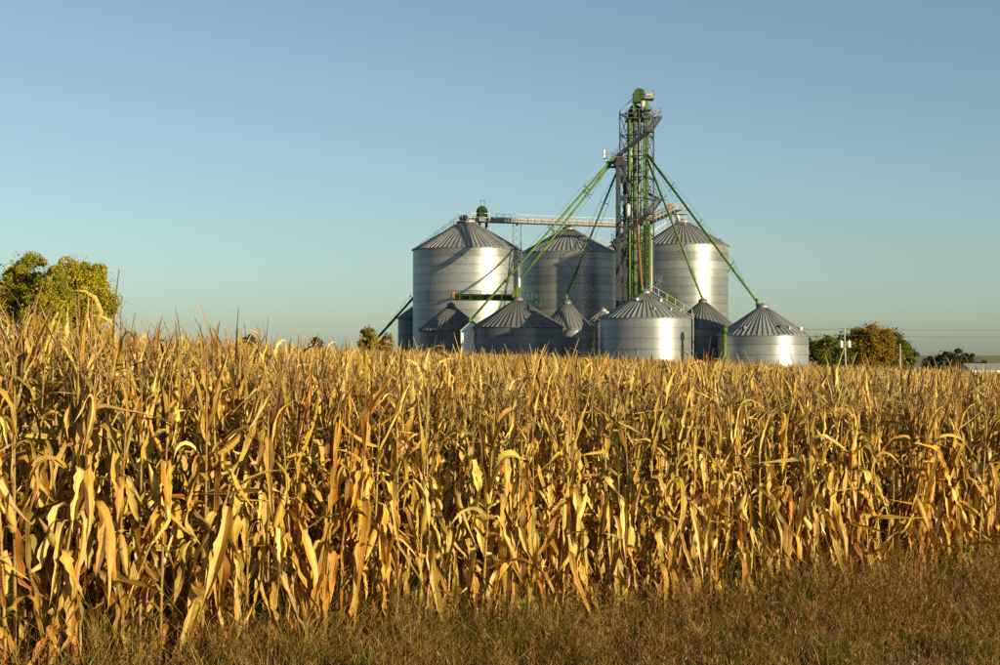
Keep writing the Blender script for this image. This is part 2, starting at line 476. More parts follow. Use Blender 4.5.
def grain_bin(px, Y, rpx, eave_py, apex_py, label, group, npan, cap_r=0.5, vents=(), ladder=None, ringh=1.12, cap_mat=None, darken=False):
    WALL, ROOF = (SHADEWALL, SHADEROOF) if darken else (globals()['WALL'], globals()['ROOF'])  # flag picks the metals with shade painted into their colour
    loc = bin_loc(px, Y)
    root = empty('grain_bin', loc, label, 'grain bin', group)
    rad = rpx / F * Y
    ez = HC + (HOR - eave_py) / F * Y - loc.z
    az = HC + (HOR - apex_py) / F * Y - loc.z
    nr = max(3, round(ez / ringh)); h = ez / nr
    N = 96
    a = np.linspace(0, 2 * math.pi, N, endpoint=False)
    ca, sa = np.cos(a), np.sin(a)

    def ringv(r, z): return np.stack([r * ca, r * sa, np.full(N, z)], 1)
    # one course of wall sheets: flat band with a narrow proud lap at its top
    vv = np.concatenate([ringv(rad, 0), ringv(rad, h - 0.09), ringv(rad + 0.03, h - 0.09), ringv(rad + 0.03, h), ringv(rad - 0.03, h), ringv(rad - .03, 0)])
    ff = []
    for (p, q) in ((0, 1), (2, 3)):
        for k in range(N):
            k2 = (k + 1) % N
            ff.append((p * N + k, p * N + k2, q * N + k2, q * N + k))
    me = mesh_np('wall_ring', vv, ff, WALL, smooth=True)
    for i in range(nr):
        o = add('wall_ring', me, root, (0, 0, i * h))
        o.rotation_euler.z = rnd.uniform(0, 6.28)
    # eave ring
    m = MB(); m.lathe(loc + Vector((0, 0, ez)), [(rad + 0.03, -0.10), (rad + 0.10, -0.10), (rad + 0.10, 0.015), (rad - 0.05, 0.015)], 64)
    m.build('eave_ring', ROOF, root, True)
    # roof panels, each a pan with one raised rib
    ro = rad + 0.20
    d = 2 * math.pi / npan
    pitch = (az - ez) / (rad - cap_r)
    zo = ez - pitch * 0.20 + 0.05
    nrm = Vector((-pitch, 0, 1)).normalized()
    pv, pf = [], []
    for (r, z) in ((cap_r, az), (ro, zo)):
        for k in range(5):
            t = d * k / 4
            lift = -0.02 * math.sin(math.pi * k / 4) * (r / ro)
            pv.append((r * math.cos(t), r * math.sin(t), z + lift))
    for k in range(4): pf.append((k, 5 + k, 6 + k, k + 1))
    b0 = len(pv)
    for (r, z, w, hh) in ((cap_r, az, 0.025, 0.05), (ro, zo, 0.04, 0.085)):
        for (sgn, up) in ((-1, 0), (-1, 1), (1, 1), (1, 0)):
            pv.append((r, sgn * w * (1 if up == 0 else 0.7), z - 0.03 + up * (hh + 0.03)))
    for k in range(3): pf.append((b0 + k, b0 + k + 1, b0 + 5 + k, b0 + 4 + k))
    pf.append((b0 + 4, b0 + 5, b0 + 6, b0 + 7))
    pm = mesh_np('roof_panel', pv, pf, ROOF)
    for i in range(npan):
        o = add('roof_panel', pm, root); o.rotation_euler.z = i * d + 0.03
    # cap
    m = MB(); top = loc + Vector((0, 0, az))
    m.lathe(top, [(cap_r + 0.12, -0.12), (cap_r + 0.12, 0.16), (cap_r + 0.2, 0.18), (cap_r * 0.5, 0.42), (0.01, 0.5)], 24)
    m.build('roof_cap', cap_mat or ROOF, root)
    for (ang, fr, mat, sz) in vents:
        r_ = cap_r + (rad - cap_r) * fr
        z_ = az + (ez - az) * fr
        c = loc + Vector((r_ * math.cos(ang), r_ * math.sin(ang), z_))
        m = MB()
        m.lathe(c, [(sz * .7, -0.2), (sz * .7, sz * 0.9), (sz, sz * 0.9), (sz * 1.05, sz * 1.25), (sz * .7, sz * 1.7), (0.01, sz * 1.85)], 12)
        m.build('roof_vent', mat, root)
    if ladder is not None:
        m = MB(); u = Vector((math.cos(ladder), math.sin(ladder), 0)); t = Vector((-u.y, u.x, 0))
        c = loc + u * (rad + 0.22)
        for s in (-.22, .22): m.bar(c + t * s, c + t * s + Vector((0, 0, ez + .5)), 0.06)
        for k in range(int(ez / 0.33)): m.bar(c - t * .22 + Vector((0, 0, .2 + k * .33)), c + t * .22 + Vector((0, 0, .2 + k * .33)), 0.035)
        for k in range(int(ez / 2.4)):
            z = Vector((0, 0, 1 + k * 2.4)); m.bar(c + t * .22 + z, c + t * .22 - u * .23 + z, .04); m.bar(c - t * .22 + z, c - t * .22 - u * .23 + z, .04)
        m.build('ladder', PALE, root)
        m = MB()
        e = loc + u * (rad + .1) + Vector((0, 0, ez + 0.25)); a_ = loc + u * (cap_r + .1) + Vector((0, 0, az + .25))
        for s in (-.3, .3):
            m.bar(e + t * s, a_ + t * s, .05); m.bar(e + t * s + Vector((0, 0, .7)), a_ + t * s + Vector((0, 0, .7)), .045)
            for k in range(6):
                q = e.lerp(a_, k / 5) + t * s; m.bar(q, q + Vector((0, 0, .7)), .045)
        for k in range(14):
            q = e.lerp(a_, k / 13); m.bar(q - t * .3, q + t * .3, .06)
        m.build('roof_stair', PALE, root)
    return root, loc, rad, ez, az


LG = 'tall steel bins at the back'
SG = 'low steel bins in front'
Av = [(R(a), .3, ROOF, .2) for a in (20, 75, 130, 345)]
grain_bin(467, 216, 54, 250, 222, 'widest tall silver bin at the far left of the group, catwalk ending on its peak', LG, 72, 0.9, Av, R(150))
grain_bin(568.5, 231, 47, 253, 229, 'tall steel bin half in shadow, behind the catwalk, left of the green tower', LG, 64, 0.7, Av, R(-8))
grain_bin(683, 218, 45, 246, 222, 'tall bright steel bin to the right of the green elevator tower', LG, 62, 0.7, [(R(a), .8, DKSTEEL, .15) for a in (258, 350, 30)], R(205))
grain_bin(642, 250, 44, 252, 232, 'shaded tall bin glimpsed behind the green elevator tower', LG, 60, 0.7)
ov = [(R(198), .90, WHITE, .24), (R(238), .34, WHITE, .2), (R(258), .42, DKSTEEL, .2), (R(280), .72, ROOF, .18), (R(312), .72, ROOF, .2), (R(318), .36, WHITE, .18), (R(345), .75, ROOF, .2), (R(40), .6, ROOF, .2), (R(110), .6, ROOF, .2)]
grain_bin(645.5, 183, 45.5, 318, 293, 'low steel bin at the foot of the green tower, white vents on its roof', SG, 54, 0.45, ov, R(-8))
grain_bin(763, 182, 45, 335, 307, 'rightmost low steel bin, nearest the trees and utility pole', SG, 54, 0.45, [(R(232), .8, ROOF, .18), (R(288), .78, DKSTEEL, .2), (R(305), .8, ROOF, .2), (R(335), .84, WHITE, .2), (R(10), .7, ROOF, .2), (R(80), .7, ROOF, .2)])
grain_bin(703, 191, 34, 328, 302, 'low shaded bin tucked behind and between the two front right bins', SG, 44, 0.4, darken=True)
grain_bin(518, 196, 45, 327, 300, 'broad low bin in shadow in front of the widest tall bin', SG, 54, 0.45, darken=True)
grain_bin(567, 204, 27, 329, 303, 'small low bin under the dark spout, in front of the half-shadowed tall bin', SG, 38, 0.4, darken=True)
grain_bin(451, 203, 32, 330, 306, 'dark low bin under the left end of the green walkway', SG, 42, 0.4, darken=True)
grain_bin(421, 233, 23, 318, 302, 'small dark bin peeking out behind the left side of the widest tall bin', SG, 24, 0.35, darken=True)
grain_bin(603, 214, 17, 321, 311, 'small bin mostly hidden behind the low bin with white roof vents', SG, 20, 0.35)

# ------------------------------------------------------------------ elevator tower
TY = 205.0
SC = TY / F
tx = PX(637, TY)
tower_base = Vector((tx, TY, gz(tx)))


def T(px, py, dy=0.0): return Vector((PX(px, TY), TY + dy, HC + (HOR - py) / F * TY))
def TZ(py): return HC + (HOR - py) / F * TY


tower = empty('elevator_tower', tower_base, 'tall green bucket elevator tower with spiral stairs and lattice frame', 'elevator tower')
hd = 19 * SC
cd = [Vector((23, 10, 0)) / 25, Vector((-10, 23, 0)) / 25, Vector((-23, -10, 0)) / 25, Vector((10, -23, 0)) / 25]   # RB, LB, LF, RF


def corner(k, py, r=hd):
    c = cd[k % 4] * r
    return Vector((tx + c.x, TY + c.y, TZ(py)))


zb = 354 + (HC - tower_base.z) / TY * F
for k in range(4):
    bar('post', corner(k, zb), corner(k, 112), .16, DKSTEEL, tower)
lev = list(range(115, 372, 21))
for i, py in enumerate(lev):
    for k in range(4):
        bar('brace', corner(k, py), corner(k + 1, py), .12, DKSTEEL, tower)
        if i + 1 < len(lev):
            a_, b_ = (k, k + 1) if i % 2 else (k + 1, k)
            bar('brace', corner(a_, py), corner(b_, lev[i + 1]), .065, DKSTEEL, tower)
            bar('brace', corner(b_, py), corner(a_, lev[i + 1]), .065, DKSTEEL, tower)
for k, q in ((0, 645), (1, 640), (2, 633), (3, 641)):
    bar('brace', corner(k, 112), T(q, 98), .07, DKSTEEL, tower)


def trunk(name, px, w, dy, top, mat, d=.6, bottom=None, parent=tower):
    m = MB(); c = T(px, top, dy); z0 = bottom if bottom is not None else tower_base.z
    m.box((c.x - w / 2, c.y - d / 2, z0), (c.x + w / 2, c.y + d / 2, c.z))
    for z in np.arange(z0 + 1.5, c.z, 2.4):
        m.box((c.x - w / 2 - .05, c.y - d / 2 - .05, z), (c.x + w / 2 + .05, c.y + d / 2 + .05, z + .12))
    return m.build(name, mat, parent)


trunk('leg_trunk', 634.5, .46, -.5, 101, GREEN)
trunk('leg_trunk', 645.5, .62, -.5, 101, GREEN)
trunk('leg_trunk', 640.3, .46, .9, 112, GREEN)
trunk('leg_trunk', 630.8, .40, .9, 112, GREEN)


def head(name, px0, px1, py_top, py_bot, dy, depth, mat, parent, fn=T):
    """rounded elevator head: arched hood over a box"""
    m = MB(); n_ = 14
    a_, b_ = fn(px0, py_bot, dy), fn(px1, py_bot, dy)
    cx = (a_.x + b_.x) / 2; rw = (b_.x - a_.x) / 2; z0 = a_.z; zt = fn(px0, py_top, dy).z
    hh = zt - z0; rise = min(rw, hh * .75); zs = zt - rise
    prof = [(cx - rw, z0)] + [(cx - rw * math.cos(math.pi * i / n_), zs + rise * math.sin(math.pi * i / n_)) for i in range(n_ + 1)] + [(cx + rw, z0)]
    b0 = len(m.v)
    for yy in (a_.y - depth / 2, a_.y + depth / 2):
        for (x, z) in prof: m.v.append(Vector((x, yy, z)))
    k = len(prof)
    for i in range(k):
        j = (i + 1) % k
        m.f.append([b0 + i, b0 + j, b0 + k + j, b0 + k + i])
    m.f.append([b0 + i for i in range(k)][::-1]); m.f.append([b0 + k + i for i in range(k)])
    o = m.build(name, mat, parent)
    m = MB()
    m.box((cx - rw - .08, a_.y - depth / 2 - .08, z0 + .1), (cx + rw + .08, a_.y + depth / 2 + .08, z0 + .25))
    m.box((cx - rw - .06, a_.y - depth / 2 - .06, zs - .05), (cx + rw + .06, a_.y + depth / 2 + .06, zs + .05))
    m.build('flange', mat, o)
    return o


head('elevator_head', 633, 644.5, 89, 103, -.5, 1.3, DKGREEN, tower)
head('elevator_head', 629, 642.5, 104, 119, .9, 1.5, DKGREEN, tower)
m = MB(); a_ = T(645.5, 95, -.5); m.tube([a_, a_ + Vector((.55, 0, 0))], .22, 10); m.box(a_ + Vector((.5, -.2, -.2)), a_ + Vector((.9, .2, .2)))
m.build('head_motor', PALE, tower)
m = MB(); m.lathe(T(642, 105, -1.3), [(0.01, -.5), (.2, -.5), (.32, .1), (.32, .3), (.01, .4)], 14); m.build('distributor', PALE, tower)


def platform(px0, px1, py, y0, y1, mat=STEEL, rail=True, parent=tower, railh=1.05):
    m = MB(); a_, b_ = T(px0, py), T(px1, py)
    m.box((a_.x, TY + y0, a_.z - .12), (b_.x, TY + y1, a_.z)); pl = m.build('platform', mat, parent)
    if rail:
        m = MB(); cs = [Vector((a_.x, TY + y0, a_.z)), Vector((b_.x, TY + y0, a_.z)), Vector((b_.x, TY + y1, a_.z)), Vector((a_.x, TY + y1, a_.z))]
        for i in range(4):
            c, d_ = cs[i], cs[(i + 1) % 4]
            for hh in (.5, railh): m.bar(c + Vector((0, 0, hh)), d_ + Vector((0, 0, hh)), .042)
            n_ = max(1, int((d_ - c).length / 1.1))
            for k in range(n_): q = c.lerp(d_, k / n_); m.bar(q, q + Vector((0, 0, railh)), .042)
        m.build('railing', STEEL, pl)
    return pl


platform(644, 653.5, 99, -1.6, .6)
platform(626.5, 650, 119, -1.8, 2.0, DKSTEEL)
platform(653, 661, 115, .2, 1.9)
platform(642, 650, 111, -2.0, -.8, DKSTEEL, False)
platform(606, 622, 163, -2.6, -.6, DKSTEEL)
platform(607, 618, 168, -2.6, -1.0, DKSTEEL, False)

# spiral stairs: flights round the frame, a landing at each corner
rs = 25 * SC
pts = [(0, 115), (3, 134), (2, 160), (1, 179), (0, 198), (3, 215), (2, 242), (1, 262), (0, 284), (3, 298), (2, 325)]
up = Vector((0, 0, 1))
for i in range(len(pts) - 1):
    (k0, y0), (k1, y1) = pts[i], pts[i + 1]
    a_, b_ = corner(k0, y0, rs), corner(k1, y1, rs)
    dirx = (b_ - a_).normalized(); side = dirx.cross(up).normalized()
    m = MB()
    for s in (-.4, .4): m.bar(a_ + side * s, b_ + side * s, .07, .30)
    n_ = int((b_ - a_).length / .34)
    for k in range(n_): q = a_.lerp(b_, (k + .5) / n_); m.bar(q - side * .4, q + side * .4, .24, .05)
    fl = m.build('stair_flight', DKSTEEL, tower)
    m = MB()
    for s in (-.4, .4):
        for hh in (.55, 1.0): m.bar(a_ + side * s + up * hh, b_ + side * s + up * hh, .04)
        for k in range(5): q = a_.lerp(b_, k / 4) + side * s; m.bar(q, q + up * 1.0, .04)
    m.build('handrail', STEEL, fl)
    m = MB(); c = b_; m.box(c + Vector((-.55, -.55, -.14)), c + Vector((.55, .55, -.04))); m.build('landing', DKSTEEL, tower)


def pipe(name, pts_, r, mat, parent, n=10): return MB().tube(pts_, r, n).build(name, mat, parent, True)


pipe('down_pipe', [T(628.6, 121, -1.5), T(628.6, 200, -1.5), T(628.6, 330, -1.5)], .17, GREEN, tower)
pipe('down_pipe', [T(630.5, 119, -.8), T(629, 124, -1), T(629.5, 136, -1), T(631, 170, -1.0)], .2, PALE, tower)
pipe('down_pipe', [T(638.6, 119, -1.7), T(638.6, 160, -1.7), T(637.6, 220, -1.7), T(638, 320, -1.2)], .12, STEEL, tower)
pipe('down_pipe', [T(651, 240, -.8), T(651, 330, -.8)], .12, PALE, tower)
pipe('down_pipe', [T(648.8, 225, -1.2), T(648.8, 330, -1.2)], .15, GREEN, tower)
m = MB(); c = T(603.5, 160, -1.5); m.tube([c, c + Vector((0, 0, 1.1))], .12, 8); m.bar(c, T(607, 163, -1.5), .08); m.build('lamp_post', WHITE, tower)

# grey twin leg left of it
gx_ = PX(619.5, 203)
gl = empty('bucket_leg', (gx_, 203, gz(gx_)), 'blue-grey twin-trunk leg standing against the left side of the green tower', 'bucket elevator')
m0 = tower_base.z
trunk('leg_trunk', 615.6, .36, -3.4, 165, BLUEGREY, parent=gl)
trunk('leg_trunk', 622.8, .36, -3.4, 168, BLUEGREY, parent=gl)
for py in range(176, 330, 10):
    bar('tie', T(616, py, -3.4), T(622.6, py + (5 if (py // 10) % 2 else -5), -3.4), .12, DKSTEEL, gl)
head('elevator_head', 613.5, 625, 162, 169, -3.4, 1.0, BLUEGREY, gl)
m = MB(); c = T(625, 191, -3.9); m.lathe(c, [(0.01, -.8), (.34, -.55), (.34, .5), (.01, .8)], 14); m.build('drum', BLUEGREY, gl, True)
m = MB(); c = T(625.5, 213, -4.0); m.lathe(c, [(0.01, -.8), (.3, -.55), (.3, .6), (.01, .85)], 14); m.build('drum', PALE, gl, True)

# ------------------------------------------------------------------ spouts
def spout(a_, b_, r, mat, label, arms=(.35, .7), outlet=True, omat=None, armsize=.75):
    root = empty('grain_spout', b_, label, 'spout', 'spouts running down to the bins')
    o = MB().tube([a_, b_], r, 12).build('pipe', mat, root, True)
    d = (b_ - a_).normalized(); L = (b_ - a_).length
    for k in range(1, int(L / 3)):
        q = a_ + d * (k * 3); MB().tube([q - d * .06, q + d * .06], r + .05, 12).build('coupling', mat, root, True)
    sx = d.cross(Vector((0, 1, 0))).normalized(); sy = d.cross(sx).normalized()
    tips = {}
    for t in arms:
        q = a_.lerp(b_, t)
        for i, s in enumerate((sx + sy, sx - sy, -sx + sy, -sx - sy)):
            s = s.normalized()
            bar('truss_arm', q, q + s * armsize, .06, DKGREEN, root)
            tips.setdefault(i, []).append(q + s * armsize)
    for i, tl in tips.items():
        pl = [a_ + d * (L * .08)] + tl + [b_ - d * (L * .08)]
        m = MB()
        for p, q in zip(pl, pl[1:]): m.bar(p, q, .016)
        m.build('truss_cable', DKSTEEL, root)
    if outlet:
        m = MB(); m.lathe(b_, [(r * .8, -.75), (r * 1.15, -.7), (r * 1.35, .05), (r * 1.0, .3), (0.02, .4)], 14)
        m.build('outlet', omat or mat, root, True)
    return root


spout(T(614, 158, -2.6), P(470, 321, 196), .145, GREEN, 'long lime green spout reaching lowest left to the white hopper', (.2, .45, .72))
spout(T(612, 163, -2.2), P(519, 281, 196), .135, GREEN, 'lime green spout ending at the broad shaded low bin', (.28, .62), True, WHITE)
spout(T(619, 165, -3.0), P(566.5, 296, 204), .12, DKGREEN, 'dark green spout running down to the small low bin', (.3, .68), True, GREEN)
spout(T(646, 160, -1.6), P(702.5, 299, 191), .13, GREEN, 'steeper of the two lime green spouts right of the tower', (.3, .65), True, YELLOW)
spout(T(646, 156, -1.8), P(757.5, 302, 182.3), .14, GREEN, 'longest right-hand green spout, running to the rightmost low bin', (.24, .5, .78))
spout(T(634, 212, -2.8), P(642, 289, 182.8), .13, RUST, 'rusty red spout dropping in front of the tower to the vented low bin', (), True, GREEN)
spout(P(440, 268, 227), P(372, 344, 226), .16, GREEN, 'green spout slanting down behind the left side of the widest tall bin', (.4,), False)

# ------------------------------------------------------------------ conveyors and walkways
def conveyor(a_, b_, label, name='conveyor', box_mat=CREAM, deck_mat=DKSTEEL, side=-1, bw=.5, bh=.7, rails=True, step=1.3, rail_mat=PALE):
    root = empty(name, a_, label, 'conveyor')
    d = (b_ - a_); L = d.length; d.normalize()
    s = d.cross(Vector((0, 0, 1))).normalized() * side * -1
    u = s.cross(d).normalized()
    if u.z < 0: u = -u
    m = MB(); m.bar(a_ + u * .38, b_ + u * .38, bw, bh); m.build('housing', box_mat, root)
    m = MB()
    for k in range(1, int(L / 2.4)): q = a_ + d * (k * 2.4) + u * .38; m.bar(q - d * .05, q + d * .05, bw + .1, bh + .1)
    m.build('flange', box_mat, root)
    m = MB(); m.bar(a_ + s * .5, b_ + s * .5, 1.3, .10); m.build('deck', deck_mat, root)
    if rails:
        e = s * 1.1
        n_ = int(L / step)
        for k in range(n_ + 1):
            q = a_.lerp(b_, k / n_) + e
            bar('rail_post', q, q + u * 1.1, .06, rail_mat, root)
        for hh in (.55, 1.1): bar('rail', a_ + e + u * hh, b_ + e + u * hh, .05, rail_mat, root)
    return root, d, s, u


cv, d, s, u = conveyor(P(461, 221.5, 216.2), P(633, 227.5, 239), 'long pale catwalk conveyor crossing from the widest tall bin to the tower')
m = MB(); c = P(464, 218, 215.6); m.tube([c - d * .3, c + d * .35], .42, 12); m.build('motor', DKSTEEL, cv)
m = MB(); a_ = P(457, 221.5, 216.0)
for dx in (0, .75):
    for dy in (-1.2, .6): m.bar(a_ + Vector((dx, dy, 0)), a_ + Vector((dx, dy, 1.15)), .055)
for hh in (.55, 1.12):
    m.bar(a_ + Vector((0, -1.2, hh)), a_ + Vector((.75, -1.2, hh)), .05); m.bar(a_ + Vector((0, -1.2, hh)), a_ + Vector((0, .6, hh)), .05)
m.box(a_ + Vector((-.05, -1.3, -.08)), a_ + Vector((.8, .7, .06))); m.build('end_platform', PALE, cv)

cv2, d, s, u = conveyor(T(641, 225, .4), P(674, 210, 216), 'short dark conveyor sloping up from the tower to the right tall bin', box_mat=STEEL, deck_mat=DKSTEEL)
m = MB(); c = P(670.5, 208, 215.4); m.box(c + Vector((-.35, -.35, -.45)), c + Vector((.35, .35, .55))); m.build('motor', ORANGE, cv2)
m = MB(); c = P(678, 213.5, 217)
m.box(c + Vector((-1.0, -1.3, -.1)), c + Vector((1.2, 1.3, .02)))
for dx in (-1, 0, 1.15):
    for dy in (-1.25, 1.25): m.bar(c + Vector((dx, dy, 0)), c + Vector((dx, dy, 1.1)), .055)
for hh in (.55, 1.1):
    for dy in (-1.25, 1.25): m.bar(c + Vector((-1, dy, hh)), c + Vector((1.15, dy, hh)), .05)
    m.bar(c + Vector((1.15, -1.25, hh)), c + Vector((1.15, 1.25, hh)), .05)
for dx in (-.7, .9): m.bar(c + Vector((dx, -.9, 0)), c + Vector((dx, -.9, -1.6)), .09); m.bar(c + Vector((dx, .9, 0)), c + Vector((dx, .9, -1.6)), .09)
m.build('end_platform', PALE, cv2)
m = MB(); c = P(676, 211, 216.3); m.tube([c, c + Vector((.5, .5, -1.3))], .25, 10); m.build('outlet', PALE, cv2, True)

cv3, d, s, u = conveyor(P(454, 300, 201.5), P(517, 300.5, 197), 'dark green low walkway with railing in front of the widest tall bin', box_mat=DKGREEN, deck_mat=DKGREEN, rail_mat=GREEN)
m = MB(); c = P(453, 295.5, 201); m.lathe(c, [(.01, -.4), (.2, -.38), (.22, .25), (.15, .42), (.01, .45)], 12); m.build('motor', YELLOW, cv3, True)
m = MB(); c = P(517.5, 299, 196.2); m.bar(c + Vector((0, 0, -.3)), c + Vector((.1, 0, 1.7)), .45, .45); m.bar(c + Vector((-.5, 0, .2)), c + Vector((0, 0, 1.4)), .3, .3)
m.build('feed_box', GREEN, cv3)
m = MB(); a_ = P(519, 291, 196); b_ = P(541, 306.5, 195)
for q in (0, .9): m.bar(a_ + up * q, b_ + up * q, .06)
for k in range(6): q = a_.lerp(b_, k / 5); m.bar(q, q + up * .9, .05)
m.build('stair_rail', GREEN, cv3)

# lattice mast under the catwalk
mx_, my_ = PX(517, 213.0), 213.0
my_ = 224.5; mx_ = PX(517, my_)
mast = empty('lattice_mast', (mx_, my_, gz(mx_)), 'slim grey lattice mast holding up the catwalk between two tall bins', 'mast')
zt = HC + (HOR - 224.5) / F * my_
mc = [Vector((mx_ + a_ * .55, my_ + b_ * .55, 0)) for a_, b_ in ((-1, -1), (1, -1), (1, 1), (-1, 1))]
for c in mc: bar('post', c + up * gz(mx_), c + up * zt, .10, STEEL, mast)
z = gz(mx_); i = 0
while z + 1.1 < zt:
    for k in range(4):
        bar('brace', mc[k] + up * (z + (1.1 if i % 2 else 0)), mc[(k + 1) % 4] + up * (z + (0 if i % 2 else 1.1)), .06, STEEL, mast)
    z += 1.1; i += 1
bar('arm', Vector((mx_, my_ - .7, zt)), Vector((mx_, my_ + .7, zt)), .25, STEEL, mast)


# other, lower green legs
def small_leg(px, Y, w_px, top, bot, tr, label, trmat=GREEN, extra=None):
    x = PX(px, Y)
    root = empty('bucket_leg', (x, Y, gz(x)), label, 'bucket elevator')
    fn = lambda a, b, dy=0: P(a, b, Y) + Vector((0, dy, 0))
    for q in tr:
        c = fn(q, bot); m = MB(); m.box((c.x - .2, Y - .25, gz(x)), (c.x + .2, Y + .25, c.z))
        for z in np.arange(gz(x) + 1, c.z, 2.4): m.box((c.x - .24, Y - .29, z), (c.x + .24, Y + .29, z + .1))
        m.build('leg_trunk', trmat, root)
    head('elevator_head', px - w_px / 2, px + w_px / 2, top, bot, 0, 1.0, DKGREEN, root, fn)
    return root, fn


sl, fn = small_leg(482, 225, 11, 206, 219, (479.5, 486.5), 'green elevator head rising behind the catwalk over the widest tall bin')
m = MB(); c = fn(484.5, 207); m.bar(c, c + up * .9, .06); m.bar(c + Vector((-.5, 0, 0)), c + Vector((-.5, 0, .9)), .06); m.bar(c + up * .9 + Vector((-.6, 0, 0)), c + up * .9 + Vector((.1, 0, 0)), .06)
m.build('guard_rail', STEEL, sl)
small_leg(670.5, 196, 13, 291, 306, (667, 674.5), 'short green elevator head between the vented low bin and the right tall bin')
x = PX(724.5, 176); gp = empty('green_standpipe', (x, 176, gz(x)), 'upright green pipe standing between the two front right bins', 'pipe')
q = P(724.5, 329, 176)
pipe('pipe', [Vector((x, 176, gz(x))), q], .24, GREEN, gp)
m = MB(); m.lathe(q, [(.24, -.5), (.36, -.45), (.38, .1), (.2, .35), (.01, .4)], 14); m.build('hood', DKGREEN, gp, True)
for z in (-1.2, -2.2, -3.2):
    MB().lathe(q + up * z, [(.24, 0), (.31, 0), (.31, .12), (.24, .12)], 14).build('coupling', GREEN, gp, True)

# white hopper under the longest spout
c0 = P(471, 352, 195.5); hx = c0.x
hop = empty('hopper', (hx, 195.5, gz(hx)), 'small white gabled hopper bin under the long left spout', 'hopper')
w = 20 / F * 195.5 / 2; ze = P(0, 331, 195.5).z; zp = P(0, 323, 195.5).z; zlo = gz(hx) + .9
m = MB(); m.box((hx - w, 194.6, zlo), (hx + w, 197, ze)); m.build('body', WHITE, hop)
m = MB(); b0 = 0
m.v += [Vector(p) for p in ((hx - w - .1, 194.5, ze), (hx + w + .1, 194.5, ze), (hx + .25, 195.6, zp), (hx - .25, 195.6, zp), (hx - w - .1, 197.1, ze), (hx + w + .1, 197.1, ze), (hx + .25, 196.1, zp), (hx - .25, 196.1, zp))]
m.f += [[0, 1, 2, 3], [5, 4, 7, 6], [4, 0, 3, 7], [1, 5, 6, 2], [3, 2, 6, 7], [1, 0, 4, 5]]
m.build('roof', WHITE, hop)
for dx in (-w + .1, w - .1):
    for yy in (194.75, 196.85): bar('leg', (hx + dx, yy, gz(hx)), (hx + dx, yy, zlo), .14, STEEL, hop)

# white farm shed at the right edge
sy_ = 232.0; x0 = PX(972, sy_); x1 = x0 + 9
shed = empty('farm_shed', ((x0 + x1) / 2, sy_, gz(x0)), 'low white metal shed at the right edge behind the corn', 'shed')
zt = P(0, 370, sy_).z
m = MB(); m.box((x0, sy_, gz(x1) - .1), (x1, sy_ + 7, zt)); m.build('wall', WHITE, shed)
m = MB(); m.v += [Vector(p) for p in ((x0 - .3, sy_ - .3, zt), (x1 + .3, sy_ - .3, zt), (x1 + .3, sy_ + 3.5, zt + .9), (x0 - .3, sy_ + 3.5, zt + .9), (x0 - .3, sy_ + 7.3, zt), (x1 + .3, sy_ + 7.3, zt))]
m.f += [[0, 1, 2, 3], [3, 2, 5, 4], [0, 3, 4], [1, 5, 2], [1, 0, 4, 5]]; m.build('roof', PALE, shed)

# ------------------------------------------------------------------ utility poles and lines
def pole(px, Y, top, label, arm=True, cans=False, r=.14, tilt=0.0):
    x = PX(px, Y); base = Vector((x, Y, gz(x)))
    root = empty('utility_pole', base, label, 'utility pole', 'poles of the power line')
    t = P(px, top, Y) + Vector((-tilt, 0, 0))
    MB().tube([base, t], [r * 1.2, r * .85], 10).build('post', WOOD, root, True)
    if arm:
        bar('crossarm', t + Vector((-.6, 0, -.45)), t + Vector((.6, 0, -.45)), .11, WOOD, root)
        for dx in (-.5, .5):
            m = MB(); m.lathe(t + Vector((dx, 0, -.4)), [(.06, 0), (.07, .12), (.04, .2), (.01, .22)], 8); m.build('insulator', WHITE, root, True)
    if cans:
        for dx in (-.55, .55):
            c = base.lerp(t, .70) + Vector((dx, -.15, -.45))
            m = MB(); m.lathe(c, [(.01, 0), (.27, .02), (.27, .85), (.22, .95), (.01, 1.0)], 16); tr = m.build('transformer', WHITE, root, True)
            m = MB(); m.lathe(c + up * .95, [(.05, 0), (.06, .2), (.01, .25)], 8); m.build('bushing', PALE, tr, True)
        bar('bracket', base.lerp(t, .72) + Vector((-.5, -.1, 0)), base.lerp(t, .72) + Vector((.5, -.1, 0)), .1, DKSTEEL, root)
    return root, t


_, p1 = pole(846, 236, 328, 'weathered utility pole with two white transformer cans beside the rightmost bin', False, True, tilt=.25)
_, p2 = pole(900, 225, 344, 'shorter bare wooden post in front of the green tree on the right', False, False, .13)
_, p0 = pole(786, 262, 326, 'utility pole hidden behind the rightmost low bin', True)
_, p3 = pole(1110, 236, 327, 'utility pole beyond the right edge carrying the power line', True)
for i, dz in enumerate((-.05, -1.0)):
    w_ = empty('power_line', p1 + Vector((0, 0, dz)), ('upper' if i == 0 else 'lower') + ' of the two thin power lines in the sky right of the bins', 'power line', 'overhead wires')
    for (a_, b_) in ((p0, p1), (p1, p3)):
        pl = []
        for k in range(13):
            t = k / 12; q = a_.lerp(b_, t) + Vector((0, 0, dz - .35 * 4 * t * (1 - t))); pl.append(q)
        MB().tube(pl, .022, 5).build('wire', WIRE, w_)


